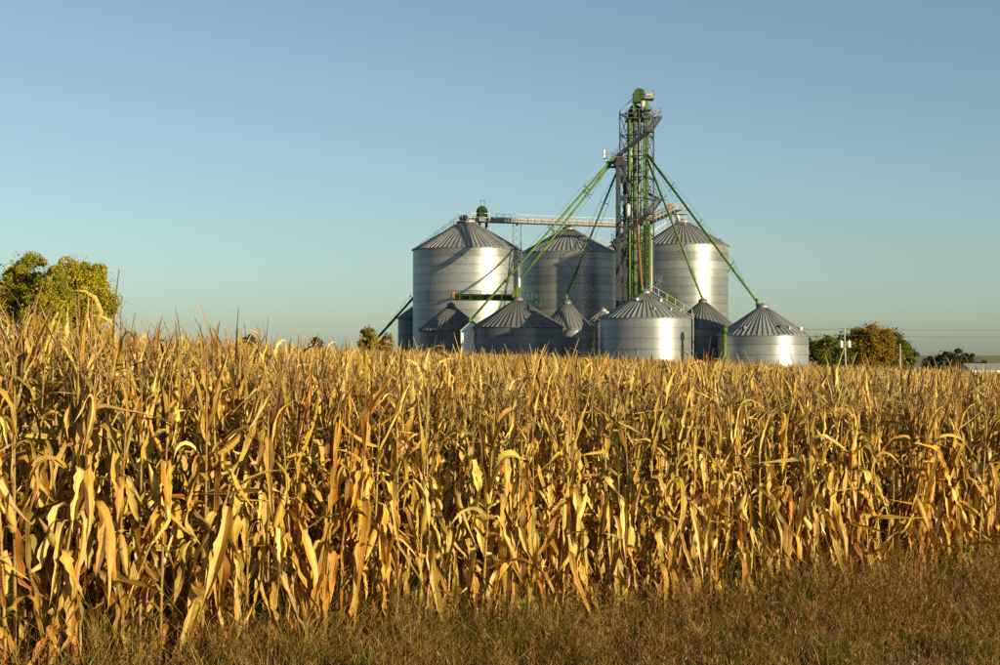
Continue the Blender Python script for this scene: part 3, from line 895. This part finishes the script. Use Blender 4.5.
# ------------------------------------------------------------------ trees
def tree(px, Y, wpx, top, mat, label, n_cl=46, per=210, group='trees round the field', low=None, name='deciduous_tree', leaf=2.0, depth=1.0, cat='tree'):
    x = PX(px, Y); base = Vector((x, Y, gz(x)))
    root = empty(name, base, label, cat, group)
    H = HC + (HOR - top) / F * Y - base.z
    rx = wpx * 1.12 / 2 / F * Y
    zl = H * .16 if low is None else low
    cz = (H + zl) / 2; rz = (H - zl) / 2
    cl = []
    r_ = np.random.default_rng(int(px * 13 + Y))
    while len(cl) < n_cl:
        p = r_.uniform(-1, 1, 3); q = np.linalg.norm(p)
        if q > 1 or q < .35: continue
        sh = 1 - .22 * max(0, -p[2])          # a little narrower at the bottom
        ko = r_.uniform(.62, 1.04); cl.append((p[0] * rx * ko * sh, p[1] * rx * ko * sh * depth, cz + p[2] * rz * ko * .95, r_.uniform(.10, .24) * min(rx, rz * 1.2)))
    # trunk and limbs
    m = MB()
    tr = max(.12, H * .022)
    fork = zl + (H - zl) * .25
    m.tube([base - up * .1, base + up * (zl * .5), base + up * fork, base + Vector((rx * .06, 0, cz))], [tr * 1.25, tr, tr * .8, tr * .45], 9)
    m.build('trunk', BARK, root, True)
    m = MB()
    for i in range(0, len(cl), 3):
        c = cl[i]; a_ = base + up * r_.uniform(fork * .8, cz); b_ = base + Vector((c[0], c[1], c[2]))
        mid = a_.lerp(b_, .5) + Vector((0, 0, -.08 * rz))
        m.tube([a_, mid, b_], [tr * .42, tr * .26, tr * .08], 6)
    m.build('limbs', BARK, root, True)
    # crown of leaf-sized faces in clumps
    size = leaf * 0.85 / F * Y
    cs = []
    for c in cl:
        k = int(per * 1.7 * r_.uniform(.7, 1.3))
        p = r_.normal(size=(k, 3)); p /= np.linalg.norm(p, axis=1)[:, None]
        p *= (r_.uniform(0.25, 1, (k, 1)) ** .5)
        p[:, 2] *= .8
        cs.append(p * c[3] * 1.25 + np.array(c[:3]))
    k = int(n_cl * per * .12)                      # stray twigs and leaves
    p = r_.normal(size=(k, 3)); p /= np.linalg.norm(p, axis=1)[:, None]; p *= r_.uniform(.6, 1.04, (k, 1))
    cs.append(p * np.array([rx * .95, rx * .95 * depth, rz]) + np.array([0, 0, cz]))
    ctr = np.concatenate(cs); k = len(ctr)
    u_ = r_.normal(size=(k, 3)); u_ /= np.linalg.norm(u_, axis=1)[:, None]
    w_ = np.cross(u_, r_.normal(size=(k, 3))); w_ /= np.linalg.norm(w_, axis=1)[:, None]
    sz = size * r_.uniform(.6, 1.3, (k, 1))
    v = np.stack([ctr - u_ * sz * .75, ctr + w_ * sz * .42, ctr + u_ * sz * .75, ctr - w_ * sz * .42], 1).reshape(-1, 3)
    f = np.arange(k * 4).reshape(-1, 4)
    add('crown', mesh_np('crown', v, f, mat), root)
    return root


tree(78, 192, 74, 256, LEAF_YG, 'large yellow-green tree at the left, right one of the pair', 110, 190, leaf=2.1)
tree(25, 196, 62, 252, LEAF_YG, 'tall yellow-green tree near the left edge, left one of the pair', 95, 190, leaf=2.1)
tree(50, 186, 50, 268, LEAF_YG, 'lower yellow-green tree in front of the gap between the tall pair', 70, 160, leaf=2.0)
tree(-14, 188, 52, 281, LEAF_Y, 'bright yellow tree low at the very left edge', 40, 180, leaf=2.2)
tree(826, 262, 50, 333, LEAF_G, 'dark green bushy tree between the rightmost bin and the utility pole', 56, 150)
tree(853, 285, 38, 326, LEAF_G, 'green tree between the utility pole and the orange tree', 40, 130)
tree(871, 270, 48, 321, LEAF_O, 'orange and gold autumn tree behind the utility pole', 60, 160)
tree(889, 280, 40, 325, LEAF_G, 'green tree at the right shoulder of the orange tree', 44, 140)
tree(903, 284, 28, 338, LEAF_G, 'low green tree tapering off right of the shorter post', 18, 120)
tree(951, 420, 44, 349, LEAF_D, 'hazy dull green spreading tree near the right edge', 40, 110, leaf=1.7)
tree(934, 430, 22, 360, LEAF_D, 'low far shrub at the left foot of the spreading tree', 16, 90, leaf=1.6, name='shrub', cat='shrub')
tree(926, 440, 9, 356, LEAF_D, 'tiny round far tree left of the spreading tree', 10, 80, leaf=1.5)
tree(975, 430, 24, 357, LEAF_D, 'low pale tree right of the spreading tree', 16, 90, leaf=1.6)
tree(249, 360, 18, 334, LEAF_D, 'far dark shrub on the skyline left of the bins, left one of two', 20, 90, leaf=1.7, name='shrub', cat='shrub')
tree(316, 360, 18, 336, LEAF_D, 'far shrub on the skyline left of the bins, right one of two', 20, 90, leaf=1.7, name='shrub', cat='shrub')
tree(369, 186, 20, 325, LEAF_Y, 'yellowing shrub left of the green spout behind the corn', 44, 170, leaf=1.7, name='shrub', cat='shrub')
tree(387, 187, 15, 331, LEAF_O, 'small olive and orange shrub under the green spout', 34, 150, leaf=1.7, name='shrub', cat='shrub')


# ------------------------------------------------------------------ corn
def leaf_geo(r, kind, L, W, nr=14, nc=4):
    U = r.uniform
    if kind == 'hang':
        th0, th1, s0, ds = U(30, 95), U(158, 181), U(-.05, .09), U(.07, .20)
    elif kind == 'arch':
        th0, th1, s0, ds = U(15, 40), U(100, 172), U(.08, .35), U(.25, .6)
    elif kind == 'up':
        th0, th1, s0, ds = U(6, 24), U(10, 70), U(.3, .6), U(.4, .6)
    else:
        th0, th1, s0, ds = U(40, 75), U(60, 115), U(.1, .3), U(.3, .6)
    tw = U(-1.9, 1.9) if kind in ('hang', 'arch') else U(-1.2, 1.2)
    f0, f1 = U(.15, .7), U(.2, 1.1)
    ph = U(0, 6.28, 4); wav = U(.08, .42); kf = U(8, 24)
    kink = (U(.25, .7), R(U(-75, 60)), U(-1.2, 1.2)) if U(0, 1) < .36 else (9, 0, 0)
    psi0 = U(-.6, .6); psik = U(-1.1, 1.1)
    torn = 1 - .55 * U(0, 1, (nr + 1, 2)) ** 2.2
    jit = np.cumsum(r.normal(0, .115 if kind in ('hang', 'arch') else .06, nr + 1))
    jit2 = np.cumsum(r.normal(0, .11, nr + 1))
    c = np.zeros(3); V = []; UVs = []
    ts = np.linspace(-1, 1, nc + 1)
    for i in range(nr + 1):
        s = i / nr
        q = min(1, max(0, (s - s0) / ds)); q = q * q * (3 - 2 * q)
        th = R(th0 + (th1 - th0) * q) + jit[i] * .6 + (kink[1] if s > kink[0] else 0)
        psi = psi0 * 0.3 + psik * s + jit2[i] + (kink[2] if s > kink[0] else 0)
        d = np.array([math.sin(th) * math.cos(psi), math.sin(th) * math.sin(psi), math.cos(th)])
        w = np.array([-math.sin(psi), math.cos(psi), 0.0])
        nn = np.cross(d, w)
        a = tw * (s ** 1.2)
        w2 = w * math.cos(a) + nn * math.sin(a); n2 = -w * math.sin(a) + nn * math.cos(a)
        hw = W / 2 * min(1, .45 + 2.0 * s) * max(0.015, (1 - s ** 2.0)) ** .9
        al = f0 + (f1 - f0) * s
        for t in ts:
            e = abs(t)
            wv = wav * math.sin(kf * s + ph[0 if t < 0 else 1]) * e * e
            tf = torn[i, 0 if t < 0 else 1] if e > .9 else 1.0
            V.append(c + w2 * (hw * t * tf * math.cos(al)) + n2 * (hw * tf * (e * math.sin(al) + wv)))
            UVs.append(((t + 1) / 2, s * L / .7))
        c = c + d * (L / nr)
    Fc = []
    k = nc + 1
    for i in range(nr):
        for j in range(nc):
            Fc.append((i * k + j, i * k + j + 1, (i + 1) * k + j + 1, (i + 1) * k + j))
    return np.array(V), np.array(Fc), np.array(UVs)


def ribbon(pts_, w0, w1, ax):
    V = []; n_ = len(pts_)
    for i, p in enumerate(pts_):
        t = i / (n_ - 1); w = w0 + (w1 - w0) * t
        V += [p - ax * w / 2, p + ax * w / 2]
    Fc = [(2 * i, 2 * i + 1, 2 * i + 3, 2 * i + 2) for i in range(n_ - 1)]
    return np.array(V), np.array(Fc)


def tassel_geo(r, nb, seg, big=1.0, cross=True):
    """dry tassel: a central spike and a few thin drooping branches"""
    Vs, Fs, b = [], [], 0
    L = r.uniform(.26, .42) * big
    lean = r.uniform(.18, .6) * np.array([[math.cos(q), math.sin(q)] for q in [r.uniform(0, 6.28)]])[0]
    for i in range(nb + 1):
        if i == 0:
            start = np.zeros(3); d = np.array([lean[0] * .4, lean[1] * .4, 1.0]); Li = L; bend = np.array([lean[0], lean[1], -.1]); w0, w1 = .016, .005
        else:
            a = r.uniform(0, 6.28); o = r.uniform(.25, .9)
            start = np.array([0, 0, r.uniform(0, .12)]); d = np.array([math.cos(a) * o, math.sin(a) * o, 1.0]); Li = r.uniform(.16, .34)
            bend = np.array([math.cos(a) * .8, math.sin(a) * .8, -r.uniform(.3, 3.2)]); w0, w1 = .0065, .0035
        d = d / np.linalg.norm(d)
        pts_ = [start]
        for k in range(seg):
            dd = d + bend * ((k + .5) / seg); dd /= np.linalg.norm(dd); pts_.append(pts_[-1] + dd * Li / seg)
        a = r.uniform(0, 3.14)
        for q in ((0, 1.57) if (cross and i == 0) else (0,)):
            v, f = ribbon(pts_, w0, w1, np.array([math.cos(a + q), math.sin(a + q), 0.0]))
            Vs.append(v); Fs.append(f + b); b += len(v)
    return np.concatenate(Vs), np.concatenate(Fs)


lr = np.random.default_rng(5)
LEAVES = {k: [] for k in ('hang', 'arch', 'up', 'straight', 'small')}
for kind, cnt, La, Lb, Wa, Wb in (('hang', 60, .38, .80, .065, .13), ('arch', 24, .42, .78, .05, .095), ('up', 22, .38, .78, .05, .095), ('straight', 12, .45, .9, .03, .065), ('small', 18, .22, .44, .06, .11)):
    for i in range(cnt):
        v, f, uv = leaf_geo(lr, 'hang' if kind == 'small' else kind, lr.uniform(La, Lb), lr.uniform(Wa, Wb))
        me = mesh_np('leaf', v, f, CORN, uv=uv, smooth=True)
        ev = np.empty(len(me.edges) * 2, dtype=np.int32); me.edges.foreach_get('vertices', ev); ev = ev.reshape(-1, 2)
        at = me.attributes.new('sharp_edge', 'BOOLEAN', 'EDGE')
        at.data.foreach_set('value', (ev % 5 == 2).all(axis=1))      # creased midrib
        LEAVES[kind].append(me)
TASSELS = []
for i in range(10):
    v, f = tassel_geo(lr, [5, 6, 8, 9, 10, 12, 8, 12, 6, 10][i], 7, [1.0, 1.0, .95, .9, .85, .9, .95, .9, 1.0, .95][i])
    TASSELS.append(mesh_np('tassel', v, f, TASSEL))
EARS = []
for i in range(4):
    m = MB(); L = .24 + .03 * i
    prof = [(.012, 0), (.026, .015), (.033, L * .3), (.034, L * .5), (.027, L * .78), (.014, L * .95), (.004, L * 1.12)]
    m.lathe((0, 0, 0), prof, 8)
    me = bpy.data.meshes.new('ear'); me.from_pydata([tuple(q) for q in m.v], [], m.f); me.materials.append(HUSK)
    me.polygons.foreach_set('use_smooth', [True] * len(me.polygons)); me.update(); EARS.append(me)
STALKS = []
SH = 1.97
for i in range(5):
    m = MB(); pts_, rad = [], []
    bx, by = lr.uniform(-.05, .05, 2)
    z = 0.0
    while z < SH:
        t = z / SH; r_ = .0125 * (1 - .55 * t)
        for dz, k in ((0, 1.25), (.02, 1.0)):
            pts_.append(Vector((bx * t * t, by * t * t, z + dz))); rad.append(r_ * k)
        z += .155
    pts_.append(Vector((bx, by, SH))); rad.append(.0055)
    m.tube(pts_, rad, 6)
    me = bpy.data.meshes.new('stalk'); me.from_pydata([tuple(q) for q in m.v], [], m.f); me.materials.append(STALK)
    me.polygons.foreach_set('use_smooth', [True] * len(me.polygons)); me.update(); STALKS.append((me, bx, by))

# rows: the front one runs from near left to farther right
A0 = np.array([-3.61, 12.03]); A1 = np.array([5.64, 18.8])
rd = (A1 - A0) / np.linalg.norm(A1 - A0)
rn = np.array([-rd[1], rd[0]])
ROWSP, INROW = .76, .152


def vigour(px):
    """the stand is taller towards the near left"""
    return 1.0 + .15 / (1 + np.exp((px - 230) / 70.0))


def plant_layout(r):
    """kinds, heights and sides of a plant's leaves"""
    out = []
    z = r.uniform(.06, .2); side = r.uniform(0, 6.28)
    i = 0
    while z < SH - .16:
        t = z / SH
        if t < .22: kind = r.choice(['small', 'hang'], p=[.6, .4])
        elif t < .70: kind = r.choice(['hang', 'arch', 'straight', 'up'], p=[.82, .09, .04, .05])
        elif t < .88: kind = r.choice(['hang', 'arch', 'up', 'straight'], p=[.44, .14, .34, .08])
        else: kind = r.choice(['arch', 'up', 'hang', 'straight'], p=[.16, .50, .26, .08])
        out.append((z, side + (i % 2) * math.pi + r.normal(0, .35), kind, t))
        z += r.uniform(.05, .095); i += 1
    return out


SEG = [(28, 'at the very left edge'), (72, 'under the middle of the left trees'), (118, 'under the right flank of the left trees'), (170, 'just right of the left trees'),
       (235, 'left of the two far shrubs'), (268, 'under the left far shrub'), (300, 'between the two far shrubs'), (345, 'under the right far shrub'),
       (386, 'under the yellowing shrub'), (414, 'under the small dark peeking bin'), (458, "under the widest bin's left half"), (484, 'under the white hopper'),
       (542, 'under the broad shaded low bin'), (596, 'under the small low bin'), (645, 'under the left half of the white-vented bin'), (692, 'under the right half of the white-vented bin'),
       (722, 'under the green standpipe'), (765, "under the rightmost bin's left half"), (810, "under the rightmost bin's right half"), (838, 'under the dark green bushy tree'),
       (858, 'under the utility pole'), (892, 'under the orange tree'), (918, 'under the shorter wooden post'), (978, 'under the hazy spreading tree'), (2000, 'at the right edge, under the shed')]
ORD = ['first', 'second', 'third', 'fourth', 'fifth', 'sixth', 'seventh', 'eighth', 'ninth', 'tenth', 'eleventh', 'twelfth', 'thirteenth', 'fourteenth', 'fifteenth']
nth = {}
ROWN = ['front-row dry corn plant', 'second-row dry corn plant', 'third-row dry corn plant', 'fourth-row dry corn plant']
pr = np.random.default_rng(21)
count = 0
for row in range(3):
    o = A0 + rn * ROWSP * row
    s = -9.0 + pr.uniform(0, .1)
    while s < 26:
        s += INROW * pr.uniform(.75, 1.25)
        p = o + rd * s + pr.normal(0, .035, 2)
        px = 500 + p[0] / p[1] * F
        if px < -35 or px > 1030: continue
        seg = next(t for q, t in SEG if px < q)
        nth[(row, seg)] = nth.get((row, seg), 0) + 1
        lab = ROWN[row] + ' ' + seg + ', ' + ORD[nth[(row, seg)] - 1] + ' from its left'
        root = bpy.data.objects.new('corn_plant', None); root.empty_display_size = .1; col.objects.link(root)
        root.location = (p[0], p[1], gz(p[0]) - .01)
        root.rotation_euler = (pr.normal(0, .055 if pr.random() < .9 else .16), pr.normal(0, .055 if pr.random() < .9 else .16), pr.uniform(0, 6.28))
        sc = min(1.12, max(.86, pr.normal(1.0, .05))) if row else min(1.08, max(.8, pr.normal(.97, .06)))
        sc *= float(vigour(px)) if row < 3 else float(vigour(px)) * .97
        root.scale = (sc, sc, sc)
        tag(root, lab, 'corn plant', 'dry corn plants at the edge of the field')
        sm, bx, by = STALKS[pr.integers(len(STALKS))]
        add('stalk', sm, root)
        br = pr.uniform(.76, 1.22); rd_ = pr.uniform(-.14, .10) - .27 * max(0, math.sin(p[0] * 2.1 + 1.3) * math.sin(p[0] * .83 + p[1] * .4 + row * .5)) ** 2
        tint = np.array((br, br * (1 + rd_ * .6), br * (1 + rd_ * 1.4), 1))
        for (z, az, kind, t) in plant_layout(pr):
            lib = LEAVES[kind]
            lf = bpy.data.objects.new('leaf', lib[pr.integers(len(lib))]); col.objects.link(lf); lf.parent = root
            lf.location = (bx * t * t, by * t * t, z)
            lf.rotation_euler = (0, 0, az)
            k = (.85 + .3 * (1 - abs(t - .5) * 1.6)) * pr.uniform(.85, 1.15) * (.8 if t > .84 else 1)
            lf.scale = (k, k * (1 if pr.random() < .5 else -1), k)
            darken = max(0.0, .62 - t) * pr.uniform(.2, 1.3)          # older low leaves weather browner
            lf.color = tint * np.array((max(.3, 1 - .5 * darken), max(.2, 1 - .9 * darken), max(.12, 1 - 1.1 * darken), 1))
        ts_ = add('tassel', TASSELS[pr.integers(len(TASSELS))], root, (bx, by, SH - .02))
        k = pr.uniform(.75, 1.2) * (1.15 if pr.random() < .25 else 1); ts_.scale = (k, k, k); ts_.rotation_euler.z = pr.uniform(0, 6.28)
        if pr.random() < .8:
            ear = add('ear', EARS[pr.integers(4)], root, (0, 0, pr.uniform(.75, 1.15)))
            ear.rotation_euler = (pr.choice([pr.uniform(.3, .7), pr.uniform(2.3, 2.9)]), 0, pr.uniform(0, 6.28))
            ear.color = tint
        count += 1
print('corn plants', count)


# the rest of the field, nobody could count it: one object
def plant_lo(r, zmin, nr, nc, nb, tseg, leafscale=1.0, keep=1.0, wide=1.0):
    Vs, Fs, Ms, Us, b = [], [], [], [], 0
    for (z, az, kind, t) in plant_layout(r):
        if z < zmin or r.random() > keep: continue
        kk = 'hang' if kind == 'small' else kind
        L = {'hang': .66, 'arch': .7, 'up': .58, 'straight': .7}[kk] * leafscale * r.uniform(.8, 1.15)
        W = {'hang': .08, 'arch': .07, 'up': .07, 'straight': .05}[kk] * wide
        v, f, uv = leaf_geo(r, kk, L, W, nr, nc)
        ca, sa = math.cos(az), math.sin(az)
        v = np.stack([v[:, 0] * ca - v[:, 1] * sa, v[:, 0] * sa + v[:, 1] * ca, v[:, 2] + z], 1)
        Vs.append(v); Fs.append(f + b); Us.append(uv); Ms.append(np.zeros(len(f), int)); b += len(v)
    v, f = tassel_geo(r, nb, tseg, 1.1, False)
    v[:, :2] *= wide
    v = v * r.uniform(.85, 1.3) + np.array([0, 0, SH - .05])
    Vs.append(v); Fs.append(f + b); Us.append(np.zeros((len(v), 2))); Ms.append(np.ones(len(f), int)); b += len(v)
    pts_ = [np.array([0, 0, zmin * .6]), np.array([0, 0, SH])]
    for a in (0, 1.57):
        v, f = ribbon(pts_, .025, .012, np.array([math.cos(a), math.sin(a), 0.0]))
        Vs.append(v); Fs.append(f + b); Us.append(np.zeros((len(v), 2))); Ms.append(np.full(len(f), 2)); b += len(v)
    return np.concatenate(Vs), np.concatenate(Fs), np.concatenate(Ms), np.concatenate(Us)


fr = np.random.default_rng(33)
rows = np.arange(3, 300)
s_ = np.arange(-260, 330, INROW)
Vall, Fall, Mall, Uall, base_i = [], [], [], [], 0
pts_l = []
for row in rows:
    s = s_ + fr.uniform(-.05, .05, len(s_)) + fr.uniform(0, .2)
    p = A0 + rn * ROWSP * row + rd * s[:, None] + fr.normal(0, .04, (len(s), 2))
    ok = (p[:, 1] > 12) & (p[:, 1] < 168) & (np.abs(p[:, 0]) < .30 * p[:, 1] * 1.12 + 1.2)
    p = p[ok]
    Y = p[:, 1]
    dens = np.where(Y < 34, 1.0, np.where(Y < 72, .36, .125))
    keep = fr.random(len(p)) < dens
    pts_l.append(p[keep])
# unseen continuation of the edge rows beside the frame, so the verge does not stop dead
for row in range(0, 3):
    s = np.arange(-3.5, 18, INROW)
    p = A0 + rn * ROWSP * row + rd * s[:, None] + fr.normal(0, .035, (len(s), 2))
    px = 500 + p[:, 0] / p[:, 1] * F
    pts_l.append(p[((px < -35) & (px > -160)) | ((px > 1030) & (px < 1130))])
pts_all = np.concatenate(pts_l)
classes = [(0, 34, 12, dict(zmin=.85, nr=7, nc=2, nb=3, tseg=3, wide=1.1)),
           (34, 72, 10, dict(zmin=1.25, nr=5, nc=2, nb=3, tseg=2, wide=1.35)),
           (72, 999, 10, dict(zmin=1.4, nr=4, nc=1, nb=3, tseg=2, wide=1.8))]
for lo, hi, nt, kw in classes:
    T_ = [plant_lo(fr, **kw) for _ in range(nt)]
    sel = pts_all[(pts_all[:, 1] >= lo) & (pts_all[:, 1] < hi)]
    which = fr.integers(nt, size=len(sel))
    print('corn class', lo, len(sel))
    for t in range(nt):
        q = sel[which == t]; k = len(q)
        if not k: continue
        v, f, mi, uv = T_[t]
        a = fr.uniform(0, 6.28, k); sc = np.clip(fr.normal(1.0, .055, k), .84, 1.16) * (1 + (vigour(500 + q[:, 0] / q[:, 1] * F) - 1) * np.exp(-np.maximum(q[:, 1] - 16, 0) / 12))
        ca, sa = (np.cos(a) * sc)[:, None], (np.sin(a) * sc)[:, None]
        lx, ly = fr.normal(0, .04, (2, k, 1))
        X = v[None, :, 0] * ca - v[None, :, 1] * sa + v[None, :, 2] * lx + q[:, :1]
        Yv = v[None, :, 0] * sa + v[None, :, 1] * ca + v[None, :, 2] * ly + q[:, 1:]
        Z = v[None, :, 2] * sc[:, None] + (-SLOPE * 150 * np.tanh(q[:, :1] / 150))
        Vall.append(np.stack([X, Yv, Z], 2).reshape(-1, 3))
        Fall.append((f[None] + (np.arange(k) * len(v))[:, None, None]).reshape(-1, 4) + base_i)
        Mall.append(np.tile(mi, k)); Uall.append(np.tile(uv, (k, 1)))
        base_i += k * len(v)
me = mesh_np('corn_field', np.concatenate(Vall), np.concatenate(Fall), [CORN, TASSEL, STALK], np.concatenate(Mall), np.concatenate(Uall), smooth=True)
print('corn field faces', len(me.polygons))
o = add('corn_field', me)
tag(o, 'dry golden corn field stretching behind the front rows to the grain bins', 'corn', None, 'stuff')


# ------------------------------------------------------------------ verge: grass and dry weeds
def front_dist(p):
    """metres in front of (towards the camera from) the first corn row"""
    return -((p - A0) @ rn)


def blades(p, h, w, r, bend=.5, seg=3):
    k = len(p)
    a = r.uniform(0, 6.28, k); fa = r.uniform(0, 6.28, k)
    bx, by = np.cos(a) * h * r.uniform(0, bend, k), np.sin(a) * h * r.uniform(0, bend, k)
    wx, wy = np.cos(fa) * w / 2, np.sin(fa) * w / 2
    V = []
    for i in range(seg):
        t = i / (seg - 1) if seg > 1 else 0
        ww = (1 - t) * .9 + .1
        cx = p[:, 0] + bx * t ** 1.8; cy = p[:, 1] + by * t ** 1.8
        cz = -SLOPE * 150 * np.tanh(p[:, 0] / 150) + h * (t - .12 * t * t) - .01
        V.append(np.stack([cx - wx * ww, cy - wy * ww, cz], 1)); V.append(np.stack([cx + wx * ww, cy + wy * ww, cz], 1))
    V = np.stack(V, 1)
    f = np.array([(2 * i, 2 * i + 1, 2 * i + 3, 2 * i + 2) for i in range(seg - 1)])
    Fc = (f[None] + (np.arange(k) * 2 * seg)[:, None, None]).reshape(-1, 4)
    return V.reshape(-1, 3), Fc


gr = np.random.default_rng(44)
k = 330000
p = np.stack([gr.uniform(-9, 12, k), gr.uniform(9.5, 24, k)], 1)
fd = front_dist(p)
infr = (np.abs(p[:, 0]) < .31 * p[:, 1] + .2) & (p[:, 1] > 12.4)
ok = (fd > -1.3) & (fd < 9) & (np.where(infr, 1.0, .25) > gr.random(k)) & (np.where(fd < 0, .45, 1) > gr.random(k))
p = p[ok]; fd = fd[ok]
tc_ = np.stack([gr.uniform(-9, 12, 1500), gr.uniform(9.5, 24, 1500)], 1); th_ = gr.uniform(.5, 1.5, 1500)
near = np.empty(len(p), int)
for i0 in range(0, len(p), 4000):
    near[i0:i0 + 4000] = ((p[i0:i0 + 4000, None] - tc_[None]) ** 2).sum(2).argmin(1)
pull = gr.uniform(0, .75, (len(p), 1))
p = p * (1 - pull) + (tc_[near] + gr.normal(0, .05, (len(p), 2))) * pull          # blades gather in tufts
h = gr.uniform(.10, .27, len(p)) * (1 + .5 * np.exp(-np.maximum(fd, 0) / 1.2)) * th_[near] * np.where((np.abs(fd) < .7) & (gr.random(len(p)) < .35), 2.1, 1.0)      # rank growth at the foot of the corn
v, f = blades(p, h, gr.uniform(.004, .011, len(p)), gr, 1.0)
print('grass blades', len(p))
o = add('verge_grass', mesh_np('verge_grass', v, f, GRASS))
tag(o, 'rough green and brown grass along the foot of the corn', 'grass', None, 'stuff')

# dry weeds: thin stems with ragged seed heads, thicker towards the right
k = 80000
p = np.stack([gr.uniform(-6, 11, k), gr.uniform(11, 24, k)], 1)
fd = front_dist(p); px = 500 + p[:, 0] / p[:, 1] * F
clump = .35 + .65 * (np.sin(p[:, 0] * 2.3 + np.sin(p[:, 1] * 1.7) * 2) * np.sin(p[:, 1] * 2.9 + p[:, 0]) > -.15)
dens = np.clip(.2 + .0009 * px, .12, 1.0) * np.where(fd > 0, np.exp(-fd / 2.4), .6) * clump
ok = (fd > -.8) & (fd < 8) & (gr.random(k) < dens) & (np.abs(p[:, 0]) < .34 * p[:, 1])
p = p[ok]; px = px[ok]
h = gr.uniform(.2, .58, len(p)) * np.clip(.62 + .0006 * px, .55, 1.25) * (.55 + .6 * np.exp(-np.maximum(fd[ok], 0) / 1.8))
v1, f1 = blades(p, h, np.full(len(p), .004), gr, .35, 3)
Vs, Fs, b = [v1], [f1], len(v1)
zg = -SLOPE * 150 * np.tanh(p[:, 0] / 150)
tipx = v1.reshape(len(p), 6, 3)
for j in range(12):
    t = gr.uniform(.45, 1.0, len(p))
    c = tipx[:, 2] * (1 - np.clip(t * 2 - 1, 0, 1))[:, None] + tipx[:, 4] * np.clip(t * 2 - 1, 0, 1)[:, None]
    d = gr.normal(size=(len(p), 3)); d[:, 2] = np.abs(d[:, 2]) * 1.2 + .7; d /= np.linalg.norm(d, axis=1)[:, None]
    L = gr.uniform(.02, .075, (len(p), 1))
    w = np.cross(d, gr.normal(size=(len(p), 3))); w /= np.linalg.norm(w, axis=1)[:, None]; w *= gr.uniform(.0015, .0042, (len(p), 1))
    V = np.stack([c, c + d * L * .5 - w, c + d * L, c + d * L * .5 + w], 1).reshape(-1, 3)
    Vs.append(V); Fs.append(np.arange(len(V)).reshape(-1, 4) + b); b += len(V)
print('weeds', len(p))
o = add('dry_weeds', mesh_np('dry_weeds', np.concatenate(Vs), np.concatenate(Fs), WEED))
tag(o, 'reddish brown dead weeds with seed heads in front of the corn', 'weeds', None, 'stuff')
# leaves blown off the corn, lying in the grass
Vs, Fs, Us, b = [], [], [], 0
for i in range(260):
    q = A0 + rd * gr.uniform(-1.5, 14.5) - rn * (gr.exponential(.45) - .35)
    v, f, uv = leaf_geo(gr, 'straight', gr.uniform(.18, .5), gr.uniform(.04, .09), 7, 2)
    a = gr.uniform(0, 6.28); v = v - v.mean(0); v[:, 2] *= .35
    v = np.stack([v[:, 0] * math.cos(a) - v[:, 1] * math.sin(a) + q[0], v[:, 0] * math.sin(a) + v[:, 1] * math.cos(a) + q[1], v[:, 2] + gz(q[0]) + gr.uniform(.04, .2)], 1)
    Vs.append(v); Fs.append(f + b); Us.append(uv); b += len(v)
o = add('corn_litter', mesh_np('corn_litter', np.concatenate(Vs), np.concatenate(Fs), CORN, uv=np.concatenate(Us), smooth=True))
tag(o, 'pale fallen corn leaves scattered in the grass below the front row', 'leaf litter', None, 'stuff')
tot = sum(len(me.polygons) * 2 for me in bpy.data.meshes)
print('approx triangles', tot, 'objects', len(bpy.data.objects))
